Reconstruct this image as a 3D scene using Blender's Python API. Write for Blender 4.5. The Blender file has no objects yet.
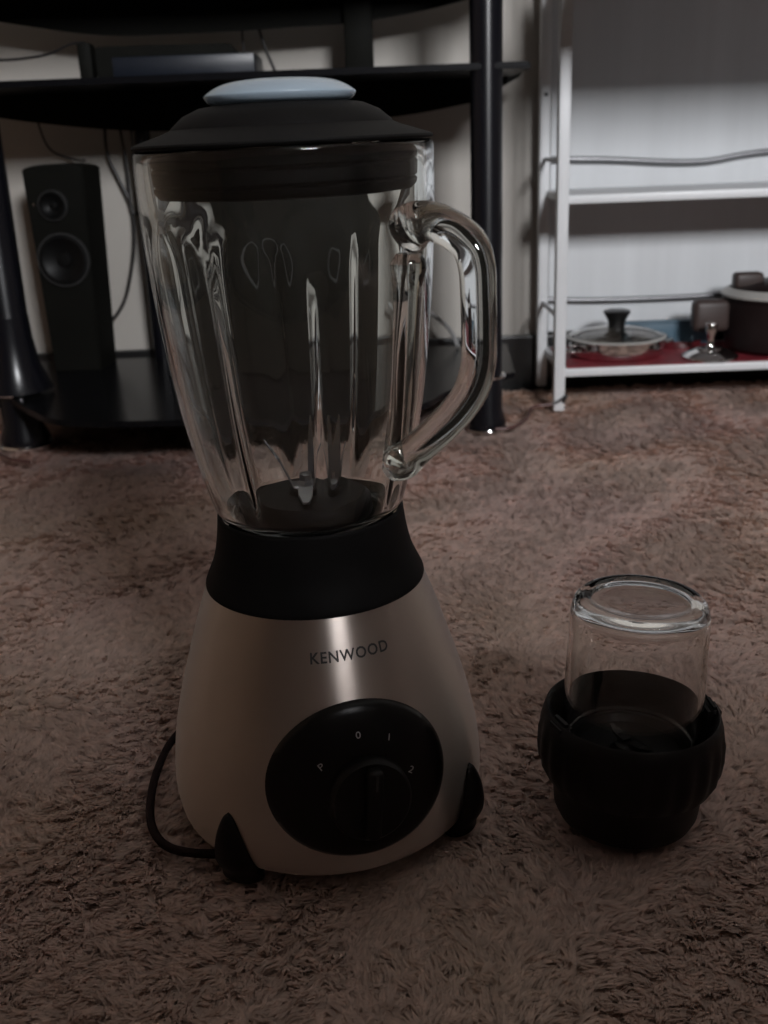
import bpy, bmesh, math, random
import numpy as np
from mathutils import Vector, Matrix
random.seed(7); rng = np.random.default_rng(7)
scene = bpy.context.scene
C = scene.collection
PI = math.pi

# ------------------------------------------------------------------ camera, world, light, exposure
FPX = 1050.0                                   # focal length in pixels of the 768x1024 frame
dn = Vector((114.0, 2964.0, FPX)).normalized()  # world "down" seen in camera axes (x right, y down, z forward)
fw = Vector((0, 0, 1)); fh = (fw - dn * fw.dot(dn)).normalized()
wz = -dn; wy = fh; wx = wy.cross(wz)
rows = Matrix((wx, wy, wz))                    # camera axes -> world axes
right = rows @ Vector((1, 0, 0)); down = rows @ Vector((0, 1, 0)); fwd = rows @ Vector((0, 0, 1))
M = Matrix.Identity(4)
for i in range(3):
    M[i][0] = right[i]; M[i][1] = -down[i]; M[i][2] = -fwd[i]
M[2][3] = 0.385
cd = bpy.data.cameras.new('camera'); cam = bpy.data.objects.new('camera', cd); C.objects.link(cam)
cam.matrix_world = M
cd.sensor_fit = 'VERTICAL'; cd.sensor_height = 36.0; cd.sensor_width = 27.0
cd.lens = 36.0 * FPX / 1024.0
cd.clip_start = 0.01; cd.clip_end = 50
cd.dof.use_dof = True; cd.dof.focus_distance = 0.60; cd.dof.aperture_fstop = 11.0
scene.camera = cam

world = bpy.data.worlds.new('world'); scene.world = world; world.use_nodes = True
bg = world.node_tree.nodes['Background']
bg.inputs[0].default_value = (0.62, 0.75, 1.0, 1); bg.inputs[1].default_value = 0.6

WIN = (0.46, 0.96, 1.08, 1.52)                 # window opening in the wall behind the camera: x0 x1 z0 z1
ROOM = (-1.65, 2.3, -1.05, 1.71, 2.5)          # x0 x1 y0 y1 height
ld = bpy.data.lights.new('window_daylight', 'AREA'); ld.shape = 'RECTANGLE'
ld.size = WIN[1] - WIN[0] - 0.02; ld.size_y = WIN[3] - WIN[2] - 0.02
ld.energy = 92.0; ld.color = (0.96, 0.97, 1.0)
lo = bpy.data.objects.new('window_daylight', ld); C.objects.link(lo)
lo.location = ((WIN[0] + WIN[1]) / 2, ROOM[2] - 0.14, (WIN[2] + WIN[3]) / 2)
lo.rotation_euler = (math.radians(90), 0, 0)   # local -Z points to +Y
lo.rotation_euler = (Vector((0, 1, -0.15))).to_track_quat('-Z', 'Y').to_euler()

scene.view_settings.view_transform = 'Standard'
scene.view_settings.look = 'None'
scene.view_settings.gamma = 1.0
scene.view_settings.use_curve_mapping = False
scene.view_settings.exposure = 0.0
scene.cycles.max_bounces = 24
scene.cycles.transmission_bounces = 24
scene.cycles.glossy_bounces = 8
scene.cycles.sample_clamp_indirect = 6.0

# ------------------------------------------------------------------ materials
def new_mat(name):
    m = bpy.data.materials.new(name); m.use_nodes = True
    nt = m.node_tree; b = nt.nodes['Principled BSDF']
    return m, nt, b

def mat(name, color, rough=0.5, metal=0.0, spec=0.5, vary=0.0, scale=20.0, bump=0.0, bscale=200.0, stretch=(1, 1, 1), **kw):
    m, nt, b = new_mat(name)
    b.inputs['Base Color'].default_value = (*color, 1)
    b.inputs['Roughness'].default_value = rough
    b.inputs['Metallic'].default_value = metal
    b.inputs['Specular IOR Level'].default_value = spec
    for k, v in kw.items():
        b.inputs[k].default_value = v
    tc = nt.nodes.new('ShaderNodeTexCoord'); mp = nt.nodes.new('ShaderNodeMapping')
    mp.inputs['Scale'].default_value = stretch
    nt.links.new(tc.outputs['Object'], mp.inputs['Vector'])
    if vary:
        n = nt.nodes.new('ShaderNodeTexNoise'); n.inputs['Scale'].default_value = scale; n.inputs['Detail'].default_value = 4
        nt.links.new(mp.outputs[0], n.inputs['Vector'])
        r = nt.nodes.new('ShaderNodeValToRGB')
        r.color_ramp.elements[0].position = 0.3; r.color_ramp.elements[1].position = 0.7
        r.color_ramp.elements[0].color = (*[c * (1 - vary) for c in color], 1)
        r.color_ramp.elements[1].color = (*[min(1, c * (1 + vary)) for c in color], 1)
        nt.links.new(n.outputs['Fac'], r.inputs[0]); nt.links.new(r.outputs[0], b.inputs['Base Color'])
    if bump:
        n2 = nt.nodes.new('ShaderNodeTexNoise'); n2.inputs['Scale'].default_value = bscale; n2.inputs['Detail'].default_value = 3
        nt.links.new(mp.outputs[0], n2.inputs['Vector'])
        bp = nt.nodes.new('ShaderNodeBump'); bp.inputs['Strength'].default_value = bump; bp.inputs['Distance'].default_value = 0.001
        nt.links.new(n2.outputs['Fac'], bp.inputs['Height']); nt.links.new(bp.outputs[0], b.inputs['Normal'])
    return m

def glass(name, color=(0.97, 0.99, 0.97), rough=0.0, ior=1.47):
    m, nt, b = new_mat(name)
    b.inputs['Base Color'].default_value = (*color, 1); b.inputs['Roughness'].default_value = rough
    b.inputs['Transmission Weight'].default_value = 1.0; b.inputs['IOR'].default_value = ior
    return m

def steel_brushed(name, color, rough=0.3, aniso=0.75):
    m, nt, b = new_mat(name)
    b.inputs['Metallic'].default_value = 1.0
    b.inputs['Anisotropic'].default_value = aniso
    b.inputs['Anisotropic Rotation'].default_value = 0.25
    tg = nt.nodes.new('ShaderNodeTangent'); tg.direction_type = 'RADIAL'; tg.axis = 'Z'
    nt.links.new(tg.outputs[0], b.inputs['Tangent'])
    tc = nt.nodes.new('ShaderNodeTexCoord'); mp = nt.nodes.new('ShaderNodeMapping')
    mp.inputs['Scale'].default_value = (6, 6, 2600)
    nt.links.new(tc.outputs['Object'], mp.inputs['Vector'])
    n = nt.nodes.new('ShaderNodeTexNoise'); n.inputs['Scale'].default_value = 1.0; n.inputs['Detail'].default_value = 5
    nt.links.new(mp.outputs[0], n.inputs['Vector'])
    r = nt.nodes.new('ShaderNodeMapRange'); r.inputs['To Min'].default_value = rough - 0.02; r.inputs['To Max'].default_value = rough + 0.03
    nt.links.new(n.outputs['Fac'], r.inputs['Value']); nt.links.new(r.outputs[0], b.inputs['Roughness'])
    c = nt.nodes.new('ShaderNodeValToRGB')
    c.color_ramp.elements[0].color = (*[x * 0.96 for x in color], 1); c.color_ramp.elements[1].color = (*color, 1)
    nt.links.new(n.outputs['Fac'], c.inputs[0]); nt.links.new(c.outputs[0], b.inputs['Base Color'])
    return m

def carpet_mat(name):
    m, nt, b = new_mat(name)
    tc = nt.nodes.new('ShaderNodeTexCoord')
    big = nt.nodes.new('ShaderNodeTexNoise'); big.inputs['Scale'].default_value = 3.5; big.inputs['Detail'].default_value = 3
    nt.links.new(tc.outputs['Object'], big.inputs['Vector'])
    fine = nt.nodes.new('ShaderNodeTexNoise'); fine.inputs['Scale'].default_value = 160; fine.inputs['Detail'].default_value = 3
    nt.links.new(tc.outputs['Object'], fine.inputs['Vector'])
    r1 = nt.nodes.new('ShaderNodeValToRGB')                      # old yellowish stains in a mauve-brown pile
    r1.color_ramp.elements[0].position = 0.38; r1.color_ramp.elements[0].color = (0.80, 0.625, 0.570, 1)
    r1.color_ramp.elements[1].position = 0.72; r1.color_ramp.elements[1].color = (0.79, 0.640, 0.540, 1)
    nt.links.new(big.outputs['Fac'], r1.inputs[0])
    r2 = nt.nodes.new('ShaderNodeValToRGB')
    r2.color_ramp.elements[0].position = 0.3; r2.color_ramp.elements[0].color = (0.8, 0.8, 0.8, 1)
    r2.color_ramp.elements[1].position = 0.7; r2.color_ramp.elements[1].color = (1.1, 1.1, 1.1, 1)
    nt.links.new(fine.outputs['Fac'], r2.inputs[0])
    mx = nt.nodes.new('ShaderNodeMix'); mx.data_type = 'RGBA'; mx.blend_type = 'MULTIPLY'; mx.inputs[0].default_value = 1.0
    nt.links.new(r1.outputs[0], mx.inputs[6]); nt.links.new(r2.outputs[0], mx.inputs[7])
    df = nt.nodes.new('ShaderNodeBsdfDiffuse'); tl = nt.nodes.new('ShaderNodeBsdfTranslucent'); ms = nt.nodes.new('ShaderNodeMixShader')
    ms.inputs[0].default_value = 0.45                            # soft wool: as much light comes through a strand as off it
    nt.links.new(mx.outputs[2], df.inputs['Color']); nt.links.new(mx.outputs[2], tl.inputs['Color'])
    nt.links.new(df.outputs[0], ms.inputs[1]); nt.links.new(tl.outputs[0], ms.inputs[2])
    nt.nodes.remove(b)
    nt.links.new(ms.outputs[0], nt.nodes['Material Output'].inputs['Surface'])
    return m

MT = {
    'wall': mat('painted_wall', (0.42, 0.395, 0.36), 0.7, vary=0.05, scale=3, bump=0.15, bscale=60),
    'wall_room': mat('painted_room_wall', (0.24, 0.20, 0.18), 0.8, vary=0.05, scale=3),
    'wall_side': mat('tan_side_wall', (0.55, 0.42, 0.31), 0.8, vary=0.05, scale=3),
    'ceiling': mat('ceiling_paint', (0.5, 0.48, 0.45), 0.8, vary=0.03, scale=3),
    'skirting': mat('black_skirting', (0.012, 0.012, 0.012), 0.3, vary=0.2),
    'concrete': mat('bare_floor', (0.05, 0.042, 0.04), 0.8, vary=0.2),
    'carpet': carpet_mat('carpet_wool'),
    'steel': steel_brushed('brushed_steel', (0.60, 0.53, 0.485), 0.38, 1.0),
    'chrome': mat('polished_steel', (0.75, 0.74, 0.73), 0.12, 1.0, vary=0.03, scale=40),
    'blade': mat('blade_steel', (0.32, 0.32, 0.34), 0.32, 1.0, vary=0.06, scale=80),
    'black_plastic': mat('black_satin_plastic', (0.006, 0.005, 0.005), 0.45, spec=0.2, vary=0.15, scale=60, bump=0.06, bscale=900),
    'rubber': mat('black_rubber', (0.0052, 0.0048, 0.0047), 0.6, spec=0.06, vary=0.15, scale=60, bump=0.05, bscale=700),
    'gloss_black': mat('glossy_black_plastic', (0.004, 0.0035, 0.0035), 0.3, spec=0.25, vary=0.1, scale=60),
    'mark': mat('white_print', (0.55, 0.55, 0.55), 0.5, vary=0.03),
    'logo': mat('dark_print', (0.03, 0.028, 0.028), 0.5, vary=0.05),
    'glass': glass('jug_glass', (0.965, 0.985, 0.97)),
    'mill_glass': glass('mill_glass', (0.97, 0.975, 0.965)),
    'black_glass': mat('black_tinted_glass', (0.005, 0.005, 0.006), 0.22, vary=0.05, spec=0.12),
    'stand_metal': mat('black_lacquered_metal', (0.005, 0.005, 0.007), 0.25, spec=0.35, vary=0.1),
    'speaker': mat('black_speaker_cabinet', (0.006, 0.006, 0.005), 0.6, spec=0.06, vary=0.15),
    'cone': mat('speaker_cone', (0.004, 0.004, 0.004), 0.45, spec=0.15, vary=0.1),
    'ring': mat('grey_trim_ring', (0.04, 0.04, 0.04), 0.4, 0.3, vary=0.1),
    'blue_box': mat('navy_plastic', (0.007, 0.010, 0.017), 0.4, vary=0.1),
    'cable': mat('black_cable', (0.012, 0.010, 0.010), 0.45, vary=0.1),
    'cord': mat('dark_cord', (0.014, 0.005, 0.005), 0.6, spec=0.1, vary=0.1),
    'white_cable': mat('white_cable', (0.5, 0.5, 0.5), 0.45, vary=0.05),
    'brown_cable': mat('brown_wire', (0.09, 0.04, 0.035), 0.5, vary=0.1),
    'rack': mat('white_enamel', (0.62, 0.63, 0.64), 0.4, vary=0.04, scale=12),
    'rack_panel': mat('white_back_board', (0.56, 0.575, 0.59), 0.5, vary=0.05, scale=5, stretch=(6, 1, 0.4)),
    'wire': mat('grey_wire_rod', (0.22, 0.22, 0.23), 0.35, 0.6, vary=0.05),
    'red': mat('red_cloth', (0.17, 0.014, 0.022), 0.55, vary=0.25, scale=60),
    'knob': mat('black_knob', (0.008, 0.008, 0.008), 0.35, vary=0.1),
    'casserole': mat('dark_brown_enamel', (0.012, 0.007, 0.007), 0.45, spec=0.2, vary=0.15),
    'handle_brown': mat('brown_bakelite', (0.04, 0.026, 0.023), 0.5, vary=0.15),
    'grey_lid': mat('pale_lid_rim', (0.36, 0.35, 0.33), 0.4, vary=0.06),
    'blue': mat('teal_plastic', (0.05, 0.10, 0.14), 0.5, vary=0.15),
    'lid_glass': glass('pan_lid_glass', (0.55, 0.52, 0.48), 0.02),
}
# translucent pale measuring cap
m, nt, b = new_mat('frosted_cap_plastic')
b.inputs['Base Color'].default_value = (0.46, 0.56, 0.65, 1); b.inputs['Roughness'].default_value = 0.18
b.inputs['Transmission Weight'].default_value = 0.5; b.inputs['IOR'].default_value = 1.45
b.inputs['Subsurface Weight'].default_value = 0.0
tcn = nt.nodes.new('ShaderNodeTexCoord'); nn = nt.nodes.new('ShaderNodeTexNoise'); nn.inputs['Scale'].default_value = 70
nt.links.new(tcn.outputs['Object'], nn.inputs['Vector'])
rr = nt.nodes.new('ShaderNodeMapRange'); rr.inputs['To Min'].default_value = 0.12; rr.inputs['To Max'].default_value = 0.3
nt.links.new(nn.outputs['Fac'], rr.inputs['Value']); nt.links.new(rr.outputs[0], b.inputs['Roughness'])
MT['cap'] = m

# ------------------------------------------------------------------ helpers
def link(name, me, material, parent=None, smooth=True, angle=40):
    if smooth:
        me.shade_smooth()
        me.set_sharp_from_angle(angle=math.radians(angle))
    o = bpy.data.objects.new(name, me); C.objects.link(o)
    if material is not None:
        me.materials.append(material if not isinstance(material, str) else MT[material])
    if parent is not None:
        o.parent = parent
    return o

def from_bm(bm, name):
    bmesh.ops.recalc_face_normals(bm, faces=bm.faces)
    me = bpy.data.meshes.new(name); bm.to_mesh(me); bm.free(); return me

def tag(o, label=None, cat=None, group=None, kind=None):
    if label: o['label'] = label
    if cat: o['category'] = cat
    if group: o['group'] = group
    if kind: o['kind'] = kind
    return o

def thing(name, label, cat, loc=(0, 0, 0), rz=0.0, group=None):
    o = bpy.data.objects.new(name, None); C.objects.link(o)
    o.empty_display_size = 0.02; o.location = loc; o.rotation_euler = (0, 0, rz)
    return tag(o, label, cat, group)

def spline(pts, n=8):
    """Catmull-Rom through tuples of any length."""
    P = [np.array(p, float) for p in pts]
    P = [2 * P[0] - P[1]] + P + [2 * P[-1] - P[-2]]
    out = []
    for i in range(1, len(P) - 2):
        p0, p1, p2, p3 = P[i - 1:i + 3]
        for k in range(n):
            t = k / n
            out.append(0.5 * ((2 * p1) + (-p0 + p2) * t + (2 * p0 - 5 * p1 + 4 * p2 - p3) * t * t + (-p0 + 3 * p1 - 3 * p2 + p3) * t ** 3))
    out.append(P[-2])
    return out

def lathe(name, prof, seg=96, mod=None, center=(0, 0)):
    """Revolve (r, z) profile about Z; r < 1e-5 closes at the axis. mod(theta, r, z, i) -> r"""
    bm = bmesh.new(); rings = []
    for i, (r, z) in enumerate(prof):
        if r < 1e-5:
            rings.append([bm.verts.new((center[0], center[1], z))])
        else:
            ring = []
            for k in range(seg):
                a = 2 * PI * k / seg
                rr_ = mod(a, r, z, i) if mod else r
                ring.append(bm.verts.new((center[0] + rr_ * math.cos(a), center[1] + rr_ * math.sin(a), z)))
            rings.append(ring)
    for A, B in zip(rings[:-1], rings[1:]):
        if len(A) == 1 and len(B) == 1: continue
        for k in range(seg):
            k2 = (k + 1) % seg
            if len(A) == 1: bm.faces.new((A[0], B[k], B[k2]))
            elif len(B) == 1: bm.faces.new((A[k], B[0], A[k2]))
            else: bm.faces.new((A[k], B[k], B[k2], A[k2]))
    if len(rings[0]) > 1 and len(rings[-1]) > 1 and prof[0] == prof[-1]:
        bmesh.ops.remove_doubles(bm, verts=bm.verts, dist=1e-6)
    return from_bm(bm, name)

def tube(name, pts, rad, seg=14, n=8, smooth=True, flat=None):
    """Tube along a spline; rad is a number or one per point."""
    if not hasattr(rad, '__len__'): rad = [rad] * len(pts)
    P = spline([(*p, r) for p, r in zip(pts, rad)], n) if smooth else [np.array((*p, r)) for p, r in zip(pts, rad)]
    bm = bmesh.new(); rings = []; up = None
    for i, q in enumerate(P):
        p = Vector(q[:3]); r = q[3]
        t = (Vector(P[min(i + 1, len(P) - 1)][:3]) - Vector(P[max(i - 1, 0)][:3])).normalized()
        if up is None:
            up = Vector((0, 0, 1)) if abs(t.z) < 0.9 else Vector((1, 0, 0))
        u = (up - t * up.dot(t)).normalized(); v = t.cross(u); up = u
        rings.append([bm.verts.new(p + (u * math.cos(2 * PI * k / seg) + v * math.sin(2 * PI * k / seg)) * r) for k in range(seg)])
    for A, B in zip(rings[:-1], rings[1:]):
        for k in range(seg):
            k2 = (k + 1) % seg
            bm.faces.new((A[k], B[k], B[k2], A[k2]))
    bm.faces.new(rings[0]); bm.faces.new(rings[-1])
    return from_bm(bm, name)

def box(name, x0, x1, y0, y1, z0, z1, bev=0.0, segs=2):
    bm = bmesh.new(); bmesh.ops.create_cube(bm, size=1.0)
    for v in bm.verts:
        v.co = ((x0 + x1) / 2 + v.co.x * (x1 - x0), (y0 + y1) / 2 + v.co.y * (y1 - y0), (z0 + z1) / 2 + v.co.z * (z1 - z0))
    if bev:
        bmesh.ops.bevel(bm, geom=bm.edges[:], offset=bev, segments=segs, affect='EDGES', profile=0.5)
    return from_bm(bm, name)

def prism(name, outline, axis, a, b, bev=0.0):
    """Extrude a 2-D outline: axis 'y' -> outline in (x, z) from y=a to y=b; axis 'z' -> outline in (x, y) from z=a to z=b."""
    bm = bmesh.new()
    mk = (lambda p, t: (p[0], t, p[1])) if axis == 'y' else (lambda p, t: (p[0], p[1], t))
    A = [bm.verts.new(mk(p, a)) for p in outline]; B = [bm.verts.new(mk(p, b)) for p in outline]
    n = len(A)
    fa = bm.faces.new(A); fb = bm.faces.new(B)
    for k in range(n):
        bm.faces.new((A[k], A[(k + 1) % n], B[(k + 1) % n], B[k]))
    if bev:
        es = list(fa.edges) + list(fb.edges)
        bmesh.ops.bevel(bm, geom=es, offset=bev, segments=2, affect='EDGES')
    return from_bm(bm, name)

def text_mesh(body, size, align='CENTER', extrude=0.0, spacing=1.0, bold=0.0):
    cu = bpy.data.curves.new('lettering', 'FONT'); cu.body = body; cu.size = size
    cu.align_x = align; cu.align_y = 'CENTER'; cu.space_character = spacing; cu.extrude = extrude; cu.resolution_u = 3; cu.offset = bold
    o = bpy.data.objects.new('lettering_source', cu); C.objects.link(o)
    dg = bpy.context.evaluated_depsgraph_get()
    me = bpy.data.meshes.new_from_object(o.evaluated_get(dg))
    bpy.data.objects.remove(o); bpy.data.curves.remove(cu)
    return me

# ------------------------------------------------------------------ the room
X0, X1, Y0, Y1, HT = ROOM
def struct(name, me, m, smooth=False):
    return tag(link(name, me, m, smooth=smooth), kind='structure')
struct('floor', box('floor', X0, X1, Y0, Y1, -0.07, -0.012), 'concrete')
struct('ceiling', box('ceiling', X0, X1, Y0, Y1, HT, HT + 0.06), 'ceiling')
struct('wall_back', box('wall_back', X0 - 0.06, X1 + 0.06, Y1, Y1 + 0.06, -0.07, HT + 0.06), 'wall')
struct('wall_left', box('wall_left', X0 - 0.06, X0, Y0, Y1, -0.07, HT + 0.06), 'wall_side')
struct('wall_right', box('wall_right', X1, X1 + 0.06, Y0, Y1, -0.07, HT + 0.06), 'wall_room')
bm = bmesh.new()
for (a, b_, c, d) in ((X0 - 0.06, WIN[0], -0.07, HT + 0.06), (WIN[1], X1 + 0.06, -0.07, HT + 0.06), (WIN[0], WIN[1], -0.07, WIN[2]), (WIN[0], WIN[1], WIN[3], HT + 0.06)):
    bx = bmesh.ops.create_cube(bm, size=1.0)['verts']
    for v in bx:
        v.co = ((a + b_) / 2 + v.co.x * (b_ - a), Y0 - 0.06 + v.co.y * 0.12, (c + d) / 2 + v.co.z * (d - c))
struct('wall_front', from_bm(bm, 'wall_front'), 'wall_room')
wf = struct('window_1', box('window_1', WIN[0] - 0.02, WIN[1] + 0.02, Y0 + 0.0, Y0 + 0.05, WIN[2] - 0.05, WIN[2] - 0.005, 0.004), 'rack')
for k in range(2):
    xm = WIN[0] + (WIN[1] - WIN[0]) * (k + 1) / 3
    link('mullion', box('mullion', xm - 0.008, xm + 0.008, Y0 - 0.10, Y0 - 0.05, WIN[2], WIN[3]), 'rack', wf, smooth=False)
struct('carpet_shade_blocker', box('carpet_shade_blocker', -0.95, 1.1, -0.42, -0.36, -0.012, 0.81), 'wall_room')  # added behind the camera, unseen: blocks window light so the near carpet darkens
struct('baseboard_back', box('baseboard_back', X0, X1, Y1 - 0.014, Y1, -0.012, 0.078, 0.003), 'skirting')

# ------------------------------------------------------------------ carpet with its pile
CX0, CX1, CY0, CY1 = -1.3, 1.5, -0.4, 1.66
carpet = thing('carpet', 'worn mauve-brown shaggy carpet covering the floor under everything', 'carpet', (0, 0, 0))
link('backing', box('backing', CX0, CX1, CY0, CY1, -0.012, -0.006), 'carpet', carpet, smooth=False)

def make_pile(x0, x1, y0, y1, pitch, clump, length, width, seed):
    r = np.random.default_rng(seed)
    nx, ny = int((x1 - x0) / pitch), int((y1 - y0) / pitch)
    gx, gy = np.meshgrid(np.arange(nx), np.arange(ny))
    n = gx.size
    bx = x0 + (gx.ravel() + r.random(n)) * pitch; by = y0 + (gy.ravel() + r.random(n)) * pitch
    # clump centres on a jittered grid, each blade leans to the nearest one
    cnx, cny = int((x1 - x0) / clump) + 3, int((y1 - y0) / clump) + 3
    ccx = x0 + (np.arange(cnx)[None, :] - 1 + r.random((cny, cnx))) * clump
    ccy = y0 + (np.arange(cny)[:, None] - 1 + r.random((cny, cnx))) * clump
    # flow direction: smooth low-frequency swirl + a random part per clump
    ang = 2.4 * np.sin(ccx * 9 + 1.3) + 2.0 * np.sin(ccy * 11 + ccx * 5) + 1.6 * np.sin(ccx * 23 - ccy * 17 + 2) + r.normal(0, 0.8, ccx.shape)
    lean = 0.78 + 0.15 * r.random(ccx.shape)
    hgt = 0.80 + 0.35 * r.random(ccx.shape)
    ci = np.clip(((bx - x0) / clump).astype(int) + 1, 1, cnx - 2); cj = np.clip(((by - y0) / clump).astype(int) + 1, 1, cny - 2)
    best = np.full(n, 1e9); si = ci.copy(); sj = cj.copy()
    for dj in (-1, 0, 1):
        for di in (-1, 0, 1):
            d = (ccx[cj + dj, ci + di] - bx) ** 2 + (ccy[cj + dj, ci + di] - by) ** 2
            q = d < best; best[q] = d[q]; si[q] = (ci + di)[q]; sj[q] = (cj + dj)[q]
    A = ang[sj, si] + r.normal(0, 0.35, n); L = length * (0.75 + 0.5 * r.random(n)); Ln = lean[sj, si]; Hh = hgt[sj, si]
    dx = np.cos(A) * L * Ln; dy = np.sin(A) * L * Ln; dz = L * np.sqrt(np.maximum(0.05, 1 - Ln ** 2)) * Hh
    pull = 0.35 * (0.6 + 0.8 * r.random(n))
    tx = bx + dx + (ccx[sj, si] - bx) * pull; ty = by + dy + (ccy[sj, si] - by) * pull
    zb = -0.007
    wa = A + PI / 2 + r.normal(0, 0.5, n); w = width * (0.7 + 0.6 * r.random(n)) * 0.5
    ox = np.cos(wa) * w; oy = np.sin(wa) * w
    sg = np.where(ox * dy - oy * dx < 0, -1.0, 1.0); ox = ox * sg; oy = oy * sg
    mx_ = bx + (tx - bx) * 0.35; my_ = by + (ty - by) * 0.35; mz = zb + dz * 0.72
    V = np.empty((n, 5, 3), np.float32)
    V[:, 0] = np.stack([bx - ox, by - oy, np.full(n, zb)], 1); V[:, 1] = np.stack([bx + ox, by + oy, np.full(n, zb)], 1)
    V[:, 2] = np.stack([mx_ + ox, my_ + oy, mz], 1); V[:, 3] = np.stack([mx_ - ox, my_ - oy, mz], 1)
    V[:, 4] = np.stack([tx, ty, zb + dz], 1)
    return V

def pile_mesh(Vs):
    V = np.concatenate(Vs); n = len(V)
    me = bpy.data.meshes.new('pile')
    me.vertices.add(n * 5); me.vertices.foreach_set('co', V.ravel())
    b0 = (np.arange(n) * 5)[:, None]
    idx = np.concatenate([b0 + np.array([[0, 1, 2, 3]]), b0 + np.array([[3, 2, 4]])], 1).astype(np.int32).ravel()
    me.loops.add(n * 7); me.loops.foreach_set('vertex_index', idx)
    ls = np.stack([np.arange(n) * 7, np.arange(n) * 7 + 4], 1).astype(np.int32).ravel()
    me.polygons.add(n * 2); me.polygons.foreach_set('loop_start', ls)
    me.polygons.foreach_set('use_smooth', np.ones(n * 2, bool))
    me.update(calc_edges=True)
    lean_ = V[:, 4] - 0.5 * (V[:, 0] + V[:, 1]); lean_ /= np.linalg.norm(lean_, axis=1, keepdims=True)
    N = np.array([0.0, 0.0, 1.0]) + 0.3 * lean_ + rng.normal(0, 0.12, (n, 3)); N /= np.linalg.norm(N, axis=1, keepdims=True)
    me.normals_split_custom_set_from_vertices(np.repeat(N, 5, axis=0).astype(np.float32))
    return me

near = make_pile(-0.62, 0.68, 0.30, 1.02, 0.0016, 0.0078, 0.0090, 0.0019, 3)
far = make_pile(-1.0, 1.05, 1.02, 1.655, 0.0026, 0.011, 0.0115, 0.0031, 4)
pile = link('pile', pile_mesh([near, far]), 'carpet', carpet, smooth=False)
tag(pile, kind='stuff')

# ------------------------------------------------------------------ the blender
BX, BY = -0.0395, 0.562
YAW = math.radians(14.5)
blender = thing('blender', 'tall glass-jug blender with brushed steel base and round black dial', 'blender', (BX, BY, 0.0), YAW)
blender.rotation_euler = (0, math.radians(-0.6), YAW)
def w2l(x, y, z):                                # world -> blender-local
    dx, dy = x - BX, y - BY
    return (dx * math.cos(YAW) + dy * math.sin(YAW), -dx * math.sin(YAW) + dy * math.cos(YAW), z)

BODY = [(0.0845, 0.006), (0.0905, 0.013), (0.0928, 0.028), (0.0918, 0.045), (0.0888, 0.064), (0.0840, 0.084), (0.0775, 0.106), (0.0698, 0.130), (0.0624, 0.151)]
bp_ = spline(BODY, 8)
def body_r(z):
    for (r0, z0), (r1, z1) in zip(bp_[:-1], bp_[1:]):
        if z0 <= z <= z1: return r0 + (r1 - r0) * (z - z0) / (z1 - z0)
    return bp_[-1][0] if z > bp_[-1][1] else bp_[0][0]
def on_body(u, v, zc, h):
    """arc offset u to the right, slant offset v up from (front, zc), height h off the steel."""
    z = zc + v * 0.95
    r = body_r(max(0.008, min(0.150, z)))
    dr = (body_r(min(0.150, z + 0.003)) - body_r(max(0.008, z - 0.003))) / 0.006
    nl = math.sqrt(1 + dr * dr)
    a = u / body_r(zc)
    rr_ = r + h / nl
    return (rr_ * math.sin(a), -rr_ * math.cos(a), z - h * dr / nl)

body = link('motor_base', lathe('motor_base', [(0, 0.0075), (0.08, 0.0075)] + [tuple(p) for p in bp_] + [(0.0600, 0.1515), (0, 0.1515)], 128), 'steel', blender)
body['label'] = 'brushed steel motor base'
link('base_plate', lathe('base_plate', [(0, 0.0035), (0.078, 0.0035), (0.081, 0.0078), (0, 0.0078)], 64), 'black_plastic', body)

# collar the jug stands in
cp = [(0.0520, 0.1508), (0.0624, 0.1492), (0.0627, 0.1518), (0.0600, 0.1580), (0.0568, 0.1655), (0.0543, 0.1760), (0.0527, 0.1875), (0.0523, 0.1912), (0.0513, 0.1924), (0.0506, 0.1905), (0.0494, 0.1830), (0.0494, 0.1700), (0.0470, 0.1690), (0.0, 0.1690)]
col = link('collar', lathe('collar', cp[:1] + [tuple(p) for p in spline(cp[1:9], 5)] + cp[9:], 96), 'rubber', blender)

# control panel, knob and printing
def disc_on_body(rad, zc, hfun, rings=14, seg=72, egg=0.0):
    bm = bmesh.new(); prev = None
    for i in range(rings + 2):
        t = min(1.0, i / rings)
        ring = []
        for k in range(seg):
            a = 2 * PI * k / seg
            R_ = rad * (1 + egg * math.cos(a - math.radians(60)) ** 1)
            h = -0.0015 if i == rings + 1 else hfun(t)
            ring.append(bm.verts.new(on_body(R_ * t * math.cos(a) * 1.075, R_ * t * math.sin(a) * 0.915, zc, h))) if t > 0 else None
        if t == 0:
            c0 = bm.verts.new(on_body(0, 0, zc, hfun(0))); prev = c0; continue
        for k in range(seg):
            k2 = (k + 1) % seg
            if i == 1: bm.faces.new((prev, ring[k], ring[k2]))
            else: bm.faces.new((prev[k], ring[k], ring[k2], prev[k2]))
        prev = ring
    return from_bm(bm, 'disc')
DZ = 0.0640
panel = link('control_panel', disc_on_body(0.0490, DZ, lambda t: 0.0035 * math.sqrt(max(0, 1 - t ** 6)) + 0.0004, egg=0.045), 'gloss_black', body, angle=60)
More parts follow.
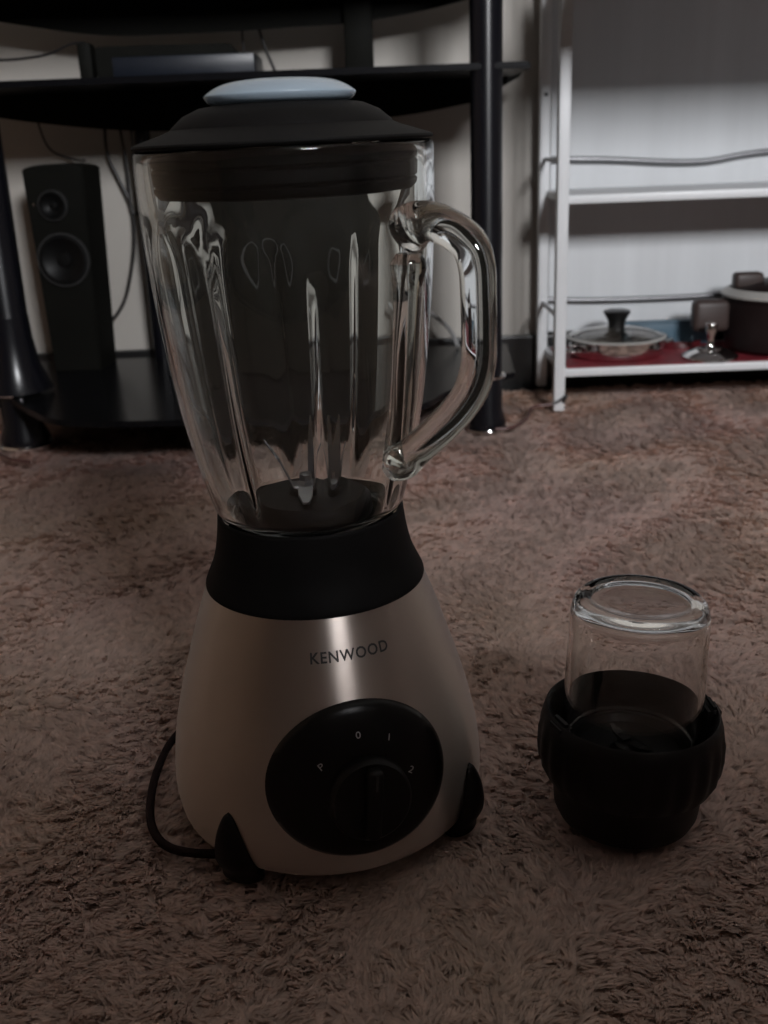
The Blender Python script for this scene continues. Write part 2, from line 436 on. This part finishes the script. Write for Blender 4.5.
# knob: a cylinder standing off the panel along the surface normal, with a grip bar across
c0 = Vector(on_body(0.003, -0.006, DZ, 0.0035)); c1 = Vector(on_body(0.003, -0.006, DZ, 0.0135)); nrm = (c1 - c0).normalized()
kq = nrm.to_track_quat('Z', 'Y')
km = lathe('control_knob', [(0, -0.002), (0.0225, -0.002), (0.0222, 0.005), (0.0205, 0.0072), (0.0, 0.0078)], 64)
km.transform(Matrix.Translation(c0) @ kq.to_matrix().to_4x4())
knob = link('control_knob', km, 'black_plastic', body)
gm = box('grip_bar', -0.0042, 0.0042, -0.019, 0.019, 0.005, 0.0145, 0.003, 3)
gm.transform(Matrix.Translation(c0) @ kq.to_matrix().to_4x4() @ Matrix.Rotation(math.radians(-8), 4, 'Z'))
link('knob_grip', gm, 'black_plastic', body)
pm = box('pointer_mark', -0.0006, 0.0006, 0.0085, 0.0165, 0.0143, 0.0148)
pm.transform(Matrix.Translation(c0) @ kq.to_matrix().to_4x4() @ Matrix.Rotation(math.radians(-8), 4, 'Z'))
link('pointer_mark', pm, 'ring', body, smooth=False)
for ch, u, v, rot in (('P', -0.0200, 0.0140, 35), ('0', 0.0010, 0.0285, 0), ('1', 0.0180, 0.0235, -15), ('2', 0.0275, 0.0020, -40)):
    tm = text_mesh(ch, 0.0054); ca, sa = math.cos(math.radians(rot)), math.sin(math.radians(rot))
    for vtx in tm.vertices:
        x, y = vtx.co.x * 1.15, vtx.co.y
        vtx.co = on_body(u + x * ca - y * sa, v + x * sa + y * ca, DZ, 0.0043)
    tm.materials.clear(); link('speed_mark', tm, 'mark', body, smooth=False)
tm = text_mesh('KENWOOD', 0.0080, spacing=1.12, bold=0.00016)
xs = [v.co.x for v in tm.vertices]; sc = 0.0430 / (max(xs) - min(xs))
for vtx in tm.vertices:
    z = 0.1310 + vtx.co.y; r = body_r(z) + 0.00025; a = vtx.co.x * sc / body_r(0.1310) + 0.045
    vtx.co = (r * math.sin(a), -r * math.cos(a), z)
tm.materials.clear(); link('brand_lettering', tm, 'logo', body, smooth=False)

# four teardrop feet hugging the base at its corners
def foot_mesh(az):
    bm = bmesh.new(); prev = None; N = 14; seg = 24
    for i in range(N + 1):
        t = i / N; z = 0.0005 + 0.0440 * t
        w = 0.0158 * max(0.0, 1 - t ** 1.15) ** 0.62 * (1.0 if t > 0.08 else 0.86)
        d = 0.0115 * max(0.0, 1 - t ** 1.3) ** 0.62 * (1.0 if t > 0.08 else 0.86)
        cr = body_r(max(0.008, z)) + 0.0005 - 0.002 * (1 - t)
        ring = []
        for k in range(seg):
            a = 2 * PI * k / seg
            rad_ = cr + d * math.cos(a) * (1.0 if math.cos(a) > 0 else 0.8); tan_ = w * math.sin(a)
            sa, ca = math.sin(az), math.cos(az)
            ring.append(bm.verts.new((rad_ * sa + tan_ * ca, -rad_ * ca + tan_ * sa, z)))
        if prev:
            for k in range(seg):
                bm.faces.new((prev[k], prev[(k + 1) % seg], ring[(k + 1) % seg], ring[k]))
        else:
            bm.faces.new(ring)
        prev = ring
    bmesh.ops.remove_doubles(bm, verts=bm.verts, dist=1e-5)
    return from_bm(bm, 'foot')
for a in (-48, 50, 135, -135):
    link('foot', foot_mesh(math.radians(a)), 'black_plastic', body)
cord = [(-0.075, 0.655, 0.025), (-0.105, 0.662, 0.016), (-0.134, 0.650, 0.010), (-0.1490, 0.6200, 0.0085), (-0.1525, 0.585, 0.008), (-0.1505, 0.553, 0.008), (-0.1440, 0.5250, 0.008), (-0.131, 0.506, 0.008), (-0.110, 0.4985, 0.008), (-0.088, 0.5005, 0.007), (-0.066, 0.512, 0.005)]
link('power_cord', tube('power_cord', [w2l(*p) for p in cord], 0.0026, 12, 8), 'cord', body)

# glass jug
JO = [(0.0450, 0.1750), (0.0474, 0.1768), (0.0484, 0.1830), (0.0503, 0.1915), (0.0550, 0.2030), (0.0655, 0.2500), (0.0716, 0.3000), (0.0742, 0.3330), (0.0753, 0.3600), (0.0755, 0.3780), (0.0753, 0.3830)]
JI = [(0.0717, 0.3838), (0.0709, 0.3780), (0.0704, 0.3600), (0.0695, 0.3330), (0.0668, 0.3000), (0.0606, 0.2500), (0.0508, 0.2040), (0.0458, 0.1930), (0.0410, 0.1880), (0.0300, 0.1865)]
NR = 8
def jug_prof():
    o = [tuple(p) for p in spline(JO, 7)]; i = [tuple(p) for p in spline(JI, 7)]
    return [(0, 0.1750)] + o + [(0.0735, 0.3846)] + i + [(0, 0.1865)], 1 + len(o)
JP, JN = jug_prof()
def flute(a, r, z, i):
    """inside of the jug: eight shallow arched flutes between rounded ribs"""
    if i <= JN or z < 0.195 or r < 0.04: return r
    u = (a * NR / (2 * PI)) % 1.0; x = abs(u - 0.5) * 2
    zt = 0.352 - 0.03 * (1 - math.sqrt(max(0, 1 - min(1, x / 0.9) ** 2)))
    s = 1 / (1 + math.exp(-(zt - z) / 0.003)); e = min(1, max(0, (z - 0.195) / 0.02))
    rib = math.exp(-((1 - x) / 0.20) ** 2)
    return r + s * e * (0.0012 * (1 - rib) - 0.0013 * rib)
jug = link('glass_jug', lathe('glass_jug', JP, 144, flute), 'glass', blender, angle=75)
jug['label'] = 'clear fluted glass jug'

# glass handle: D-shaped loop plus the spine that runs down the wall of the jug
HA = math.radians(50) - YAW
def hp(rho, z): return (rho * math.sin(HA), -rho * math.cos(HA), z)
loop = [(0.0735, 0.3420), (0.0768, 0.3440), (0.0840, 0.3475), (0.0930, 0.3480), (0.1035, 0.3445), (0.1125, 0.3385), (0.1165, 0.3290), (0.1172, 0.3140), (0.1172, 0.2980), (0.1165, 0.2840), (0.1115, 0.2700), (0.1010, 0.2570), (0.0880, 0.2450), (0.0760, 0.2350), (0.0680, 0.2285), (0.0610, 0.2235)]
rad_ = [0.0070, 0.0116, 0.0102, 0.0090, 0.0088, 0.0088, 0.0086, 0.0084, 0.0084, 0.0084, 0.0084, 0.0084, 0.0084, 0.0088, 0.0098, 0.0070]
link('jug_handle', tube('jug_handle', [hp(*p) for p in loop], rad_, 28, 7), 'glass', jug)
spine = [(0.0766, 0.3335), (0.0764, 0.3280), (0.0750, 0.3150), (0.0725, 0.2850), (0.0690, 0.2600), (0.0632, 0.2290)]
link('handle_spine', tube('handle_spine', [hp(*p) for p in spine], [0.0060, 0.0094, 0.0074, 0.0068, 0.0068, 0.0075], 24, 7), 'glass', jug)

# blade unit inside the jug
bu = link('blade_unit', lathe('blade_unit', [(0, 0.1868), (0.0352, 0.1868), (0.0360, 0.1880), (0.0352, 0.1960), (0.0318, 0.2000), (0.0120, 0.2012), (0.0110, 0.2040), (0.0, 0.2040)], 48), 'black_plastic', blender)
link('blade_hub', lathe('blade_hub', [(0, 0.2000), (0.0085, 0.2000), (0.0085, 0.2060), (0.0050, 0.2085), (0.0050, 0.2120), (0, 0.2130)], 6), 'blade', bu, angle=25)
def blade_mesh(az, L, rise, w=0.0055):
    prof = [(0.002, 0.2050, w), (0.009, 0.2055, w), (0.009 + L * 0.45, 0.2055 + rise * 0.55, w * 0.9), (0.009 + L, 0.2055 + rise, w * 0.35)]
    bm = bmesh.new(); prev = None; sa, ca = math.sin(az), math.cos(az)
    for (r, z, ww) in prof:
        ring = [bm.verts.new((r * sa + s * ww * ca, -r * ca + s * ww * sa, z + dz)) for s, dz in ((-1, 0), (1, 0), (0.9, 0.0014), (-0.9, 0.0014))]
        if prev:
            for k in range(4): bm.faces.new((prev[k], prev[(k + 1) % 4], ring[(k + 1) % 4], ring[k]))
        else: bm.faces.new(ring)
        prev = ring
    bm.faces.new(prev)
    return from_bm(bm, 'blade')
for az, L, rise in ((-80, 0.014, 0.027), (75, 0.011, 0.024), (150, 0.008, 0.034), (0, 0.017, -0.004)):
    link('blade', blade_mesh(math.radians(az) - YAW, L, rise), 'blade', bu, smooth=False)

# lid and measuring cap
LP = [(0, 0.3610), (0.0560, 0.3610), (0.0640, 0.3618), (0.0662, 0.3640), (0.0668, 0.3660), (0.0655, 0.3672), (0.0668, 0.3684), (0.0672, 0.3740), (0.0660, 0.3752), (0.0674, 0.3764), (0.0678, 0.3845), (0.0748, 0.3852), (0.0755, 0.3861), (0.0750, 0.3870), (0.0690, 0.3890), (0.0600, 0.3918), (0.0556, 0.3936), (0.0550, 0.3946), (0.0490, 0.3996), (0.0410, 0.4030), (0.0340, 0.4040), (0.0, 0.4040)]
lid = link('lid', lathe('lid', LP, 96), 'rubber', blender, angle=35)
lid['label'] = 'black rubber lid'
CP = [(0, 0.4038), (0.0300, 0.4038), (0.0335, 0.4040), (0.0360, 0.4054), (0.0377, 0.4076), (0.0372, 0.4090), (0.0325, 0.4120), (0.0260, 0.4142), (0.0150, 0.4155), (0, 0.4160)]
link('measuring_cap', lathe('measuring_cap', CP[:2] + [tuple(p) for p in spline(CP[2:], 4)][:-1] + [(0, 0.4160)], 72), 'cap', lid)['label'] = 'pale translucent measuring cap'

# ------------------------------------------------------------------ grinding mill attachment
mill = thing('grinding_mill', 'small grinding mill attachment, clear glass cup upside down on black collar', 'grinder', (0.137, 0.532, 0.0005), math.radians(8))
mill.rotation_euler = (0, math.radians(1.6), math.radians(8))
def mill_lug(a, r, z, i):
    return r
base = link('mill_base', lathe('mill_base', [(0, 0.0005), (0.0330, 0.0005), (0.0395, 0.0025), (0.0420, 0.0080), (0.0432, 0.0200), (0.0450, 0.0290), (0.0, 0.0290)], 72), 'black_plastic', mill)
def grip(a, r, z, i):
    return r + (0.0007 * math.cos(a * 24) if 0.035 < z < 0.058 and r > 0.05 else 0)
mc = [(0.0425, 0.0285), (0.0490, 0.0300), (0.0518, 0.0370), (0.0528, 0.0460), (0.0526, 0.0560), (0.0514, 0.0640), (0.0496, 0.0700), (0.0485, 0.0708), (0.0468, 0.0690), (0.0448, 0.0600), (0.0435, 0.0500), (0.0425, 0.0480), (0.0425, 0.0285)]
link('mill_collar', lathe('mill_collar', mc, 144, grip), 'black_plastic', mill, angle=50)
for az in (-78, 84):
    lm = bmesh.new(); bmesh.ops.create_cube(lm, size=1.0)
    for v in lm.verts:
        v.co = (v.co.x * 0.018, v.co.y * 0.008, v.co.z * 0.034)
    bmesh.ops.bevel(lm, geom=lm.edges[:], offset=0.003, segments=3, affect='EDGES')
    me = from_bm(lm, 'locking_lug')
    me.transform(Matrix.Rotation(math.radians(az), 4, 'Z') @ Matrix.Translation((0, -0.0465, 0.0555)))
    link('locking_lug', me, 'black_plastic', mill)
link('grinding_plate', lathe('grinding_plate', [(0, 0.0290), (0.0405, 0.0290), (0.0405, 0.0440), (0.0370, 0.0475), (0.0330, 0.0480), (0.0300, 0.0440), (0.0120, 0.0430), (0.0080, 0.0470), (0.0, 0.0475)], 72), 'gloss_black', mill)
for az in (20, 200):
    bmz = blade_mesh(math.radians(az), 0.008, 0.002, 0.003); bmz.transform(Matrix.Translation((0, 0, -0.157)))
    link('mill_blade', bmz, 'gloss_black', mill, smooth=False)
GO = [(0.0412, 0.0490), (0.0416, 0.0560), (0.0408, 0.0640), (0.0404, 0.0800), (0.0400, 0.1000), (0.0396, 0.1220), (0.0392, 0.1305), (0.0378, 0.1365), (0.0350, 0.1395), (0.0310, 0.1402), (0.0270, 0.1390), (0.0200, 0.1380), (0.0, 0.1378)]
GI = [(0.0, 0.1345), (0.0200, 0.1345), (0.0290, 0.1350), (0.0340, 0.1325), (0.0362, 0.1270), (0.0370, 0.1100), (0.0374, 0.0800), (0.0378, 0.0600), (0.0376, 0.0490)]
gp = [tuple(p) for p in spline(GO[:-1], 5)] + [GO[-1]] + [GI[0]] + [tuple(p) for p in spline(GI[1:], 5)]
gp = [(r_ * 0.975, z_) for r_, z_ in gp]; gp.append(gp[0])
link('glass_cup', lathe('glass_cup', gp, 96), 'mill_glass', mill, angle=75)['label'] = 'clear glass cup'

# ------------------------------------------------------------------ TV stand
stand = thing('tv_stand', 'black glass TV stand with round black poles behind the blender', 'tv stand', (0, 1.5, 0))
stand.location = (0, 0, 0)
def pole(x, y, r, top, flare=False):
    link('pole', lathe('pole', [(0, 0.004), (r * 1.25, 0.004), (r * 1.25, 0.014), (r, 0.030), (r, top), (0, top)], 40, center=(x, y)), 'stand_metal', stand)
    link('foot_ring', lathe('foot_ring', [(r * 1.0, 0.0), (r * 1.33, 0.0), (r * 1.36, 0.003), (r * 1.3, 0.0055), (r * 1.0, 0.0055), (r * 1.0, 0.0)], 40, center=(x, y)), 'chrome', stand)
    link('pole_ring', lathe('pole_ring', [(r, 0.0755), (r * 1.22, 0.0755), (r * 1.24, 0.0775), (r * 1.16, 0.080), (r, 0.080), (r, 0.0755)], 40, center=(x, y)), 'chrome', stand)
pole(0.148, 1.413, 0.0205, 0.62)
pole(-0.497, 1.426, 0.0270, 0.62)
link('pole_base', lathe('pole_base', [(0.0275, 0.180), (0.0290, 0.150), (0.0340, 0.115), (0.0440, 0.088), (0.0480, 0.0805), (0.0275, 0.0805), (0.0275, 0.180)], 40, center=(-0.497, 1.426)), 'stand_metal', stand)
link('rear_strut', lathe('rear_strut', [(0, 0.0), (0.0145, 0.0), (0.0145, 0.47), (0, 0.47)], 24, center=(-0.338, 1.650)), 'stand_metal', stand)
link('rear_column', box('rear_column', -0.030, 0.010, 1.595, 1.625, 0.471, 0.6155, 0.003), 'speaker', stand)
# middle shelf: thin plate plus a bowed black panel filling the dark band under its back
mid = [(-0.62, 1.40), (-0.45, 1.395), (-0.10, 1.390), (0.199, 1.395), (0.205, 1.42), (0.20, 1.655), (-0.62, 1.655)]
link('shelf', prism('shelf', mid, 'z', 0.4620, 0.4700, 0.0015), 'black_glass', stand)
ap = [(0.222, 0.4700), (0.215, 0.462)] + [tuple(p) for p in spline([(0.1536, 0.4318), (0.0451, 0.4169), (-0.12, 0.4095), (-0.2738, 0.4080), (-0.3886, 0.4150), (-0.5302, 0.4349), (-0.613, 0.4553)], 5)] + [(-0.62, 0.4700)]
link('bowed_panel', prism('bowed_panel', ap, 'y', 1.612, 1.628, 0.001), 'speaker', stand)
top = [(-0.62, 1.36), (-0.10, 1.33), (0.22, 1.36), (0.22, 1.655), (-0.62, 1.655)]
link('shelf', prism('shelf', top, 'z', 0.615, 0.625, 0.0015), 'black_glass', stand)
ap2 = [(0.235, 0.615)] + [tuple(p) for p in spline([(0.200, 0.590), (0.1406, 0.5652), (0.0069, 0.5444), (-0.12, 0.5385), (-0.2607, 0.5365), (-0.3731, 0.5385), (-0.5104, 0.5600), (-0.5912, 0.5780)], 5)] + [(-0.62, 0.615)]
link('bowed_panel', prism('bowed_panel', ap2, 'y', 1.612, 1.628, 0.001), 'speaker', stand)
bow = [(-0.56, 1.655), (-0.56, 1.43), (-0.50, 1.40)] + [tuple(p) for p in spline([(-0.455, 1.330), (-0.39, 1.262), (-0.25, 1.243), (-0.08, 1.243), (0.04, 1.265), (0.085, 1.335)], 5)] + [(0.13, 1.40), (0.19, 1.44), (0.205, 1.655)]
link('shelf', prism('shelf', bow, 'z', 0.0660, 0.0740, 0.0015), 'black_glass', stand)

# things on and in the stand
spk = thing('speaker', 'slim black tower speaker with two round drivers on bottom shelf', 'speaker', (-0.448, 1.60, 0.0742), math.radians(-4))
sh = [(-0.033, 0.0), (0.033, 0.0), (0.047, 0.288)] + [(0.047 * math.cos(t), 0.288 + 0.008 * math.sin(t)) for t in np.linspace(0.1, PI - 0.1, 10)] + [(-0.047, 0.288)]
sh = [(-0.036, 0.0), (0.034, 0.0), (0.044, 0.288)] + [(0.044 * math.cos(t), 0.288 + 0.008 * math.sin(t)) for t in np.linspace(0.1, PI - 0.1, 10)] + [(-0.044, 0.288)]
link('cabinet', prism('cabinet', sh, 'y', -0.035, 0.045, 0.002), 'speaker', spk)
def driver(x, z, r):
    dm = lathe('driver', [(0, 0.004), (r * 0.28, 0.003), (r * 0.32, 0.0), (r * 0.8, 0.004), (r * 0.86, 0.006), (r, 0.0055), (r, -0.002), (0, -0.002)], 40)
    dm.transform(Matrix.Translation((x, -0.0355, z)) @ Matrix.Rotation(PI / 2, 4, 'X'))
    d = link('driver', dm, 'cone', spk)
    rm = lathe('driver_ring', [(r, -0.001), (r * 1.06, -0.001), (r * 1.06, 0.0055), (r, 0.0055), (r, -0.001)], 40)
    rm.transform(Matrix.Translation((x, -0.0355, z)) @ Matrix.Rotation(PI / 2, 4, 'X'))
    link('driver_ring', rm, 'ring', d)
driver(-0.004, 0.2400, 0.0200); driver(0.001, 0.1640, 0.0360)
for x, z in ((-0.032, 0.242), (-0.034, 0.160)):
    sm = lathe('screw', [(0, 0.0018), (0.0022, 0.0012), (0.0025, -0.001), (0, -0.001)], 12)
    sm.transform(Matrix.Translation((x, -0.0355, z)) @ Matrix.Rotation(PI / 2, 4, 'X')); link('screw', sm, 'chrome', spk)

sub = thing('subwoofer', 'large black subwoofer box on the bottom shelf behind the glass jug', 'speaker', (-0.128, 1.57, 0.0742))
link('cabinet', box('cabinet', -0.137, 0.152, -0.085, 0.040, 0.0, 0.315, 0.004), 'speaker', sub)
gm2 = lathe('port_ring', [(0.045, -0.001), (0.050, -0.001), (0.050, 0.004), (0.045, 0.004), (0.045, -0.001)], 40)
gm2.transform(Matrix.Translation((-0.02, -0.0855, 0.17)) @ Matrix.Rotation(PI / 2, 4, 'X')); link('port_ring', gm2, 'ring', sub)

dec = thing('set_top_box', 'flat navy set-top box lying on the middle TV stand shelf', 'box', (-0.232, 1.50, 0.4702))
link('case', box('case', -0.090, 0.090, -0.055, 0.055, 0.0025, 0.0255, 0.002), 'blue_box', dec)
for sx in (-1, 1):
    link('rubber_foot', box('rubber_foot', sx * 0.075 - 0.006, sx * 0.075 + 0.006, -0.05, -0.038, 0.0, 0.003), 'rubber', dec, smooth=False)
dvd = thing('disc_player', 'black wedge-shaped player standing behind the navy box', 'player', (-0.270, 1.582, 0.4704))
link('case', prism('case', [(-0.105, 0.018), (-0.09, 0.0), (0.10, 0.0), (0.115, 0.012), (0.085, 0.046), (-0.095, 0.048), (-0.108, 0.040)], 'y', -0.025, 0.015, 0.002), 'speaker', dvd)
link('player_foot', box('player_foot', -0.06, 0.06, -0.02, 0.01, -0.0002, 0.002), 'rubber', dvd, smooth=False)
rt = thing('router', 'small upright black adaptor box with a cable on its top', 'router', (-0.366, 1.500, 0.4702), math.radians(5))
link('case', box('case', -0.0085, 0.0085, -0.02, 0.02, 0.003, 0.047, 0.002), 'speaker', rt)
link('stand_base', box('stand_base', -0.026, 0.012, -0.022, 0.022, 0.0, 0.005, 0.0015), 'speaker', rt)

# cables
def cable(pts, r, m, label, group=None):
    return tag(link('cable', tube('cable', pts, r, 8, 6), m), label, 'cable', group)
cable([(-0.50, 1.497, 0.5015), (-0.455, 1.498, 0.502), (-0.415, 1.50, 0.507), (-0.385, 1.50, 0.5175), (-0.366, 1.50, 0.519)], 0.0017, 'cable', 'thin black cable running from the small upright adaptor box')
cable([(-0.50, 1.695, 0.462), (-0.497, 1.695, 0.42), (-0.484, 1.695, 0.388), (-0.450, 1.692, 0.374), (-0.43, 1.675, 0.372)], 0.0017, 'cable', 'black cable hanging down the wall behind the tower speaker')
cable([(-0.395, 1.693, 0.46), (-0.400, 1.693, 0.385), (-0.385, 1.693, 0.34), (-0.372, 1.693, 0.30), (-0.374, 1.693, 0.25), (-0.385, 1.693, 0.20), (-0.402, 1.692, 0.155), (-0.43, 1.68, 0.12)], 0.0026, 'cable', 'black cable dangling between tower speaker and rear strut')
cable([(-0.380, 1.690, 0.46), (-0.372, 1.690, 0.37), (-0.372, 1.690, 0.30), (-0.362, 1.690, 0.292), (-0.350, 1.690, 0.297), (-0.350, 1.690, 0.305)], 0.0022, 'cable', 'looped black cable beside the rear strut of the stand')
cable([(-0.176, 1.66, 0.56), (-0.178, 1.66, 0.53), (-0.176, 1.66, 0.475)], 0.0017, 'cable', 'straight thin cable hanging behind the navy box')
cable([(-0.155, 1.655, 0.57), (-0.150, 1.655, 0.53), (-0.132, 1.655, 0.48)], 0.0024, 'cable', 'slanting black cable hanging behind the measuring cap')
cable([(0.070, 1.66, 0.135), (0.092, 1.655, 0.122), (0.115, 1.645, 0.100), (0.125, 1.63, 0.077)], 0.0035, 'white_cable', 'pale cable curving down behind the jug handle')
cable([(-0.56, 1.40, 0.010), (-0.52, 1.365, 0.009), (-0.485, 1.325, 0.009), (-0.457, 1.312, 0.008)], 0.0024, 'brown_cable', 'short dark wire lying on carpet by the pole foot')
cable([(0.155, 1.378, 0.010), (0.180, 1.385, 0.010), (0.205, 1.43, 0.010), (0.222, 1.49, 0.010), (0.252, 1.497, 0.012)], 0.0022, 'brown_cable', 'thin brown wire on carpet from pole to white rack')

# ------------------------------------------------------------------ white rack with pans
rack = thing('shelf_rack', 'white metal shelf rack with pans on its lowest shelf', 'rack', (0, 0, 0))
RX0, RX1, RYF, RYB = 0.263, 0.98, 1.510, 1.676
def post(x, y):
    link('post', box('post', x - 0.008, x + 0.008, y - 0.009, y + 0.009, 0.0, 0.80, 0.002), 'rack', rack, angle=30)
for x in (RX0, RX1):
    post(x, RYF); post(x, RYB)
for z in (0.062, 0.304, 0.585):
    bm = bmesh.new()
    sh_ = link('shelf', box('shelf', RX0 + 0.004, RX1 - 0.004, RYF - 0.006, RYB + 0.006, z - 0.012, z, 0.002), 'rack', rack, angle=30)
for z, sag in ((0.134, 0.0), (0.345, -0.008)):
    pts = [(RX0, RYB, z + 0.004), (RX0 + 0.10, RYB, z), (RX0 + 0.235, RYB, z + sag), (RX0 + 0.36, RYB, z + 0.004), (RX1, RYB, z + 0.010)]
    link('rail', tube('rail', pts, 0.0042, 10, 6), 'wire', rack)
for z in (0.134, 0.349):
    link('rail', tube('rail', [(RX0, RYF, z), (RX0, RYB, z)], 0.0032, 8, 2, smooth=False), 'wire', rack)
link('back_panel', box('back_panel', RX0 + 0.012, RX1, RYB + 0.011, RYB + 0.017, 0.085, 0.80), 'rack_panel', rack, smooth=False)
link('shade_board', box('shade_board', RX0 + 0.012, RX1 + 0.02, 1.10, RYB + 0.008, 0.5855, 0.605, 0.002), 'casserole', rack)  # overhang added above the view to throw shade on the upper back panel
hm = lathe('bolt', [(0, 0.0015), (0.003, 0.001), (0.003, -0.001), (0, -0.001)], 10)
hm.transform(Matrix.Translation((0.2635, RYB - 0.0095, 0.440)) @ Matrix.Rotation(PI / 2, 4, 'X')); link('bolt', hm, 'knob', rack)
link('wire_tie', tube('wire_tie', [(0.252, 1.498, 0.012), (0.262, 1.4985, 0.016), (0.273, 1.499, 0.024), (0.268, 1.498, 0.014)], 0.0022, 8, 5), 'cable', rack)

SZ = 0.0622
liner = tag(link('shelf_liner', box('shelf_liner', RX0 + 0.012, RX1 - 0.012, RYF - 0.003, RYB - 0.012, SZ, SZ + 0.0016), 'red', smooth=False), 'red cloth liner spread over the lowest rack shelf', 'cloth')
SZ += 0.0018
def pan(name, label, x, y, r, h, bodym, lidh):
    t = thing(name, label, 'pan', (x, y, SZ))
    link('pan_body', lathe('pan_body', [(0, 0.0), (r * 0.90, 0.0), (r * 0.97, 0.004), (r, 0.012), (r, h), (r * 1.04, h + 0.0015), (r * 1.04, h + 0.0035), (r * 0.97, h + 0.003), (r * 0.96, 0.010), (r * 0.88, 0.004), (0, 0.004)], 64), bodym, t)
    return t
p1 = pan('saucepan', 'shiny steel saucepan with glass lid and flared black knob', 0.363, 1.590, 0.071, 0.023, 'chrome', 0.03)
r = 0.071; h0 = 0.0265
ld_ = link('pan_lid', lathe('pan_lid', [(r * 1.02, h0), (r * 1.03, h0 + 0.002), (r * 0.98, h0 + 0.004), (r * 0.75, h0 + 0.0095), (r * 0.45, h0 + 0.0130), (0.010, h0 + 0.0145), (0, h0 + 0.0145), (0, h0 + 0.0125), (r * 0.45, h0 + 0.0110), (r * 0.75, h0 + 0.0075), (r * 0.96, h0 + 0.001), (r * 1.02, h0)], 64), 'lid_glass', p1)
link('lid_rim', lathe('lid_rim', [(r * 0.985, h0 + 0.0005), (r * 1.05, h0 + 0.0005), (r * 1.05, h0 + 0.002), (r * 0.985, h0 + 0.0036), (r * 0.985, h0 + 0.0005)], 64), 'grey_lid', ld_)
link('lid_knob', lathe('lid_knob', [(0, h0 + 0.013), (0.0125, h0 + 0.013), (0.0125, h0 + 0.018), (0.0135, h0 + 0.025), (0.0165, h0 + 0.031), (0.0200, h0 + 0.0365), (0.0205, h0 + 0.039), (0.017, h0 + 0.0405), (0, h0 + 0.041)], 40), 'knob', ld_)
for a in (20, -160):
    hh = tube('loop_handle', [(0.073, -0.02, 0.014), (0.088, -0.018, 0.015), (0.094, 0.0, 0.0155), (0.088, 0.018, 0.015), (0.073, 0.02, 0.014)], 0.0035, 10, 6)
    hh.transform(Matrix.Rotation(math.radians(a), 4, 'Z')); link('loop_handle', hh, 'chrome', p1)

r = 0.040
p2 = thing('pan_lid', 'small domed steel pan lid with a slim steel knob', 'lid', (0.492, 1.540, SZ))
link('dome', lathe('dome', [(r, 0.0), (r * 1.03, 0.001), (r * 1.02, 0.003), (r * 0.85, 0.008), (r * 0.5, 0.0135), (0, 0.016), (0, 0.0145), (r * 0.5, 0.012), (r * 0.85, 0.0065), (r, 0.0)], 56), 'chrome', p2)
link('knob', lathe('knob', [(0, 0.0155), (0.007, 0.0155), (0.005, 0.019), (0.0055, 0.030), (0.0085, 0.040), (0.0075, 0.046), (0.009, 0.0485), (0.0085, 0.0505), (0, 0.051)], 28), 'chrome', p2)
p4 = pan('frying_pan', 'shallow steel pan lying behind the small steel lid', 0.472, 1.628, 0.031, 0.010, 'chrome', 0)
p3 = thing('casserole', 'big dark brown casserole with lid and side handle on rack', 'pot', (0.610, 1.588, SZ), 0)
r = 0.082
link('pot_body', lathe('pot_body', [(0, 0), (r * 0.86, 0), (r * 0.95, 0.006), (r, 0.03), (r * 1.01, 0.076), (r * 1.05, 0.078), (r * 1.05, 0.081), (r * 0.96, 0.081), (r * 0.95, 0.02), (0, 0.008)], 64), 'casserole', p3)
pl = link('pot_lid', lathe('pot_lid', [(0, 0.084), (r * 0.95, 0.082), (r * 1.06, 0.082), (r * 1.06, 0.086), (r * 0.9, 0.094), (r * 0.5, 0.102), (0, 0.105)], 64), 'casserole', p3)
link('lid_rim', lathe('lid_rim', [(r * 0.93, 0.0865), (r * 1.075, 0.0825), (r * 1.08, 0.0855), (r * 0.93, 0.0935), (r * 0.93, 0.0865)], 64), 'grey_lid', pl)
link('lid_handle', box('lid_handle', -0.075, -0.032, -0.012, 0.012, 0.092, 0.116, 0.006, 3), 'handle_brown', pl)
link('side_handle', box('side_handle', -0.134, -0.078, -0.014, 0.014, 0.030, 0.078, 0.009, 3), 'handle_brown', p3)
tb = thing('plastic_tray', 'teal plastic tray leaning at the back of the lowest shelf', 'tray', (0.455, 1.652, SZ), 0)
link('tray_wall', box('tray_wall', -0.07, 0.075, -0.005, 0.006, 0.0, 0.036, 0.002), 'blue', tb)
link('tray_rim', box('tray_rim', -0.074, 0.079, -0.008, 0.008, 0.034, 0.038, 0.0015), 'blue', tb)
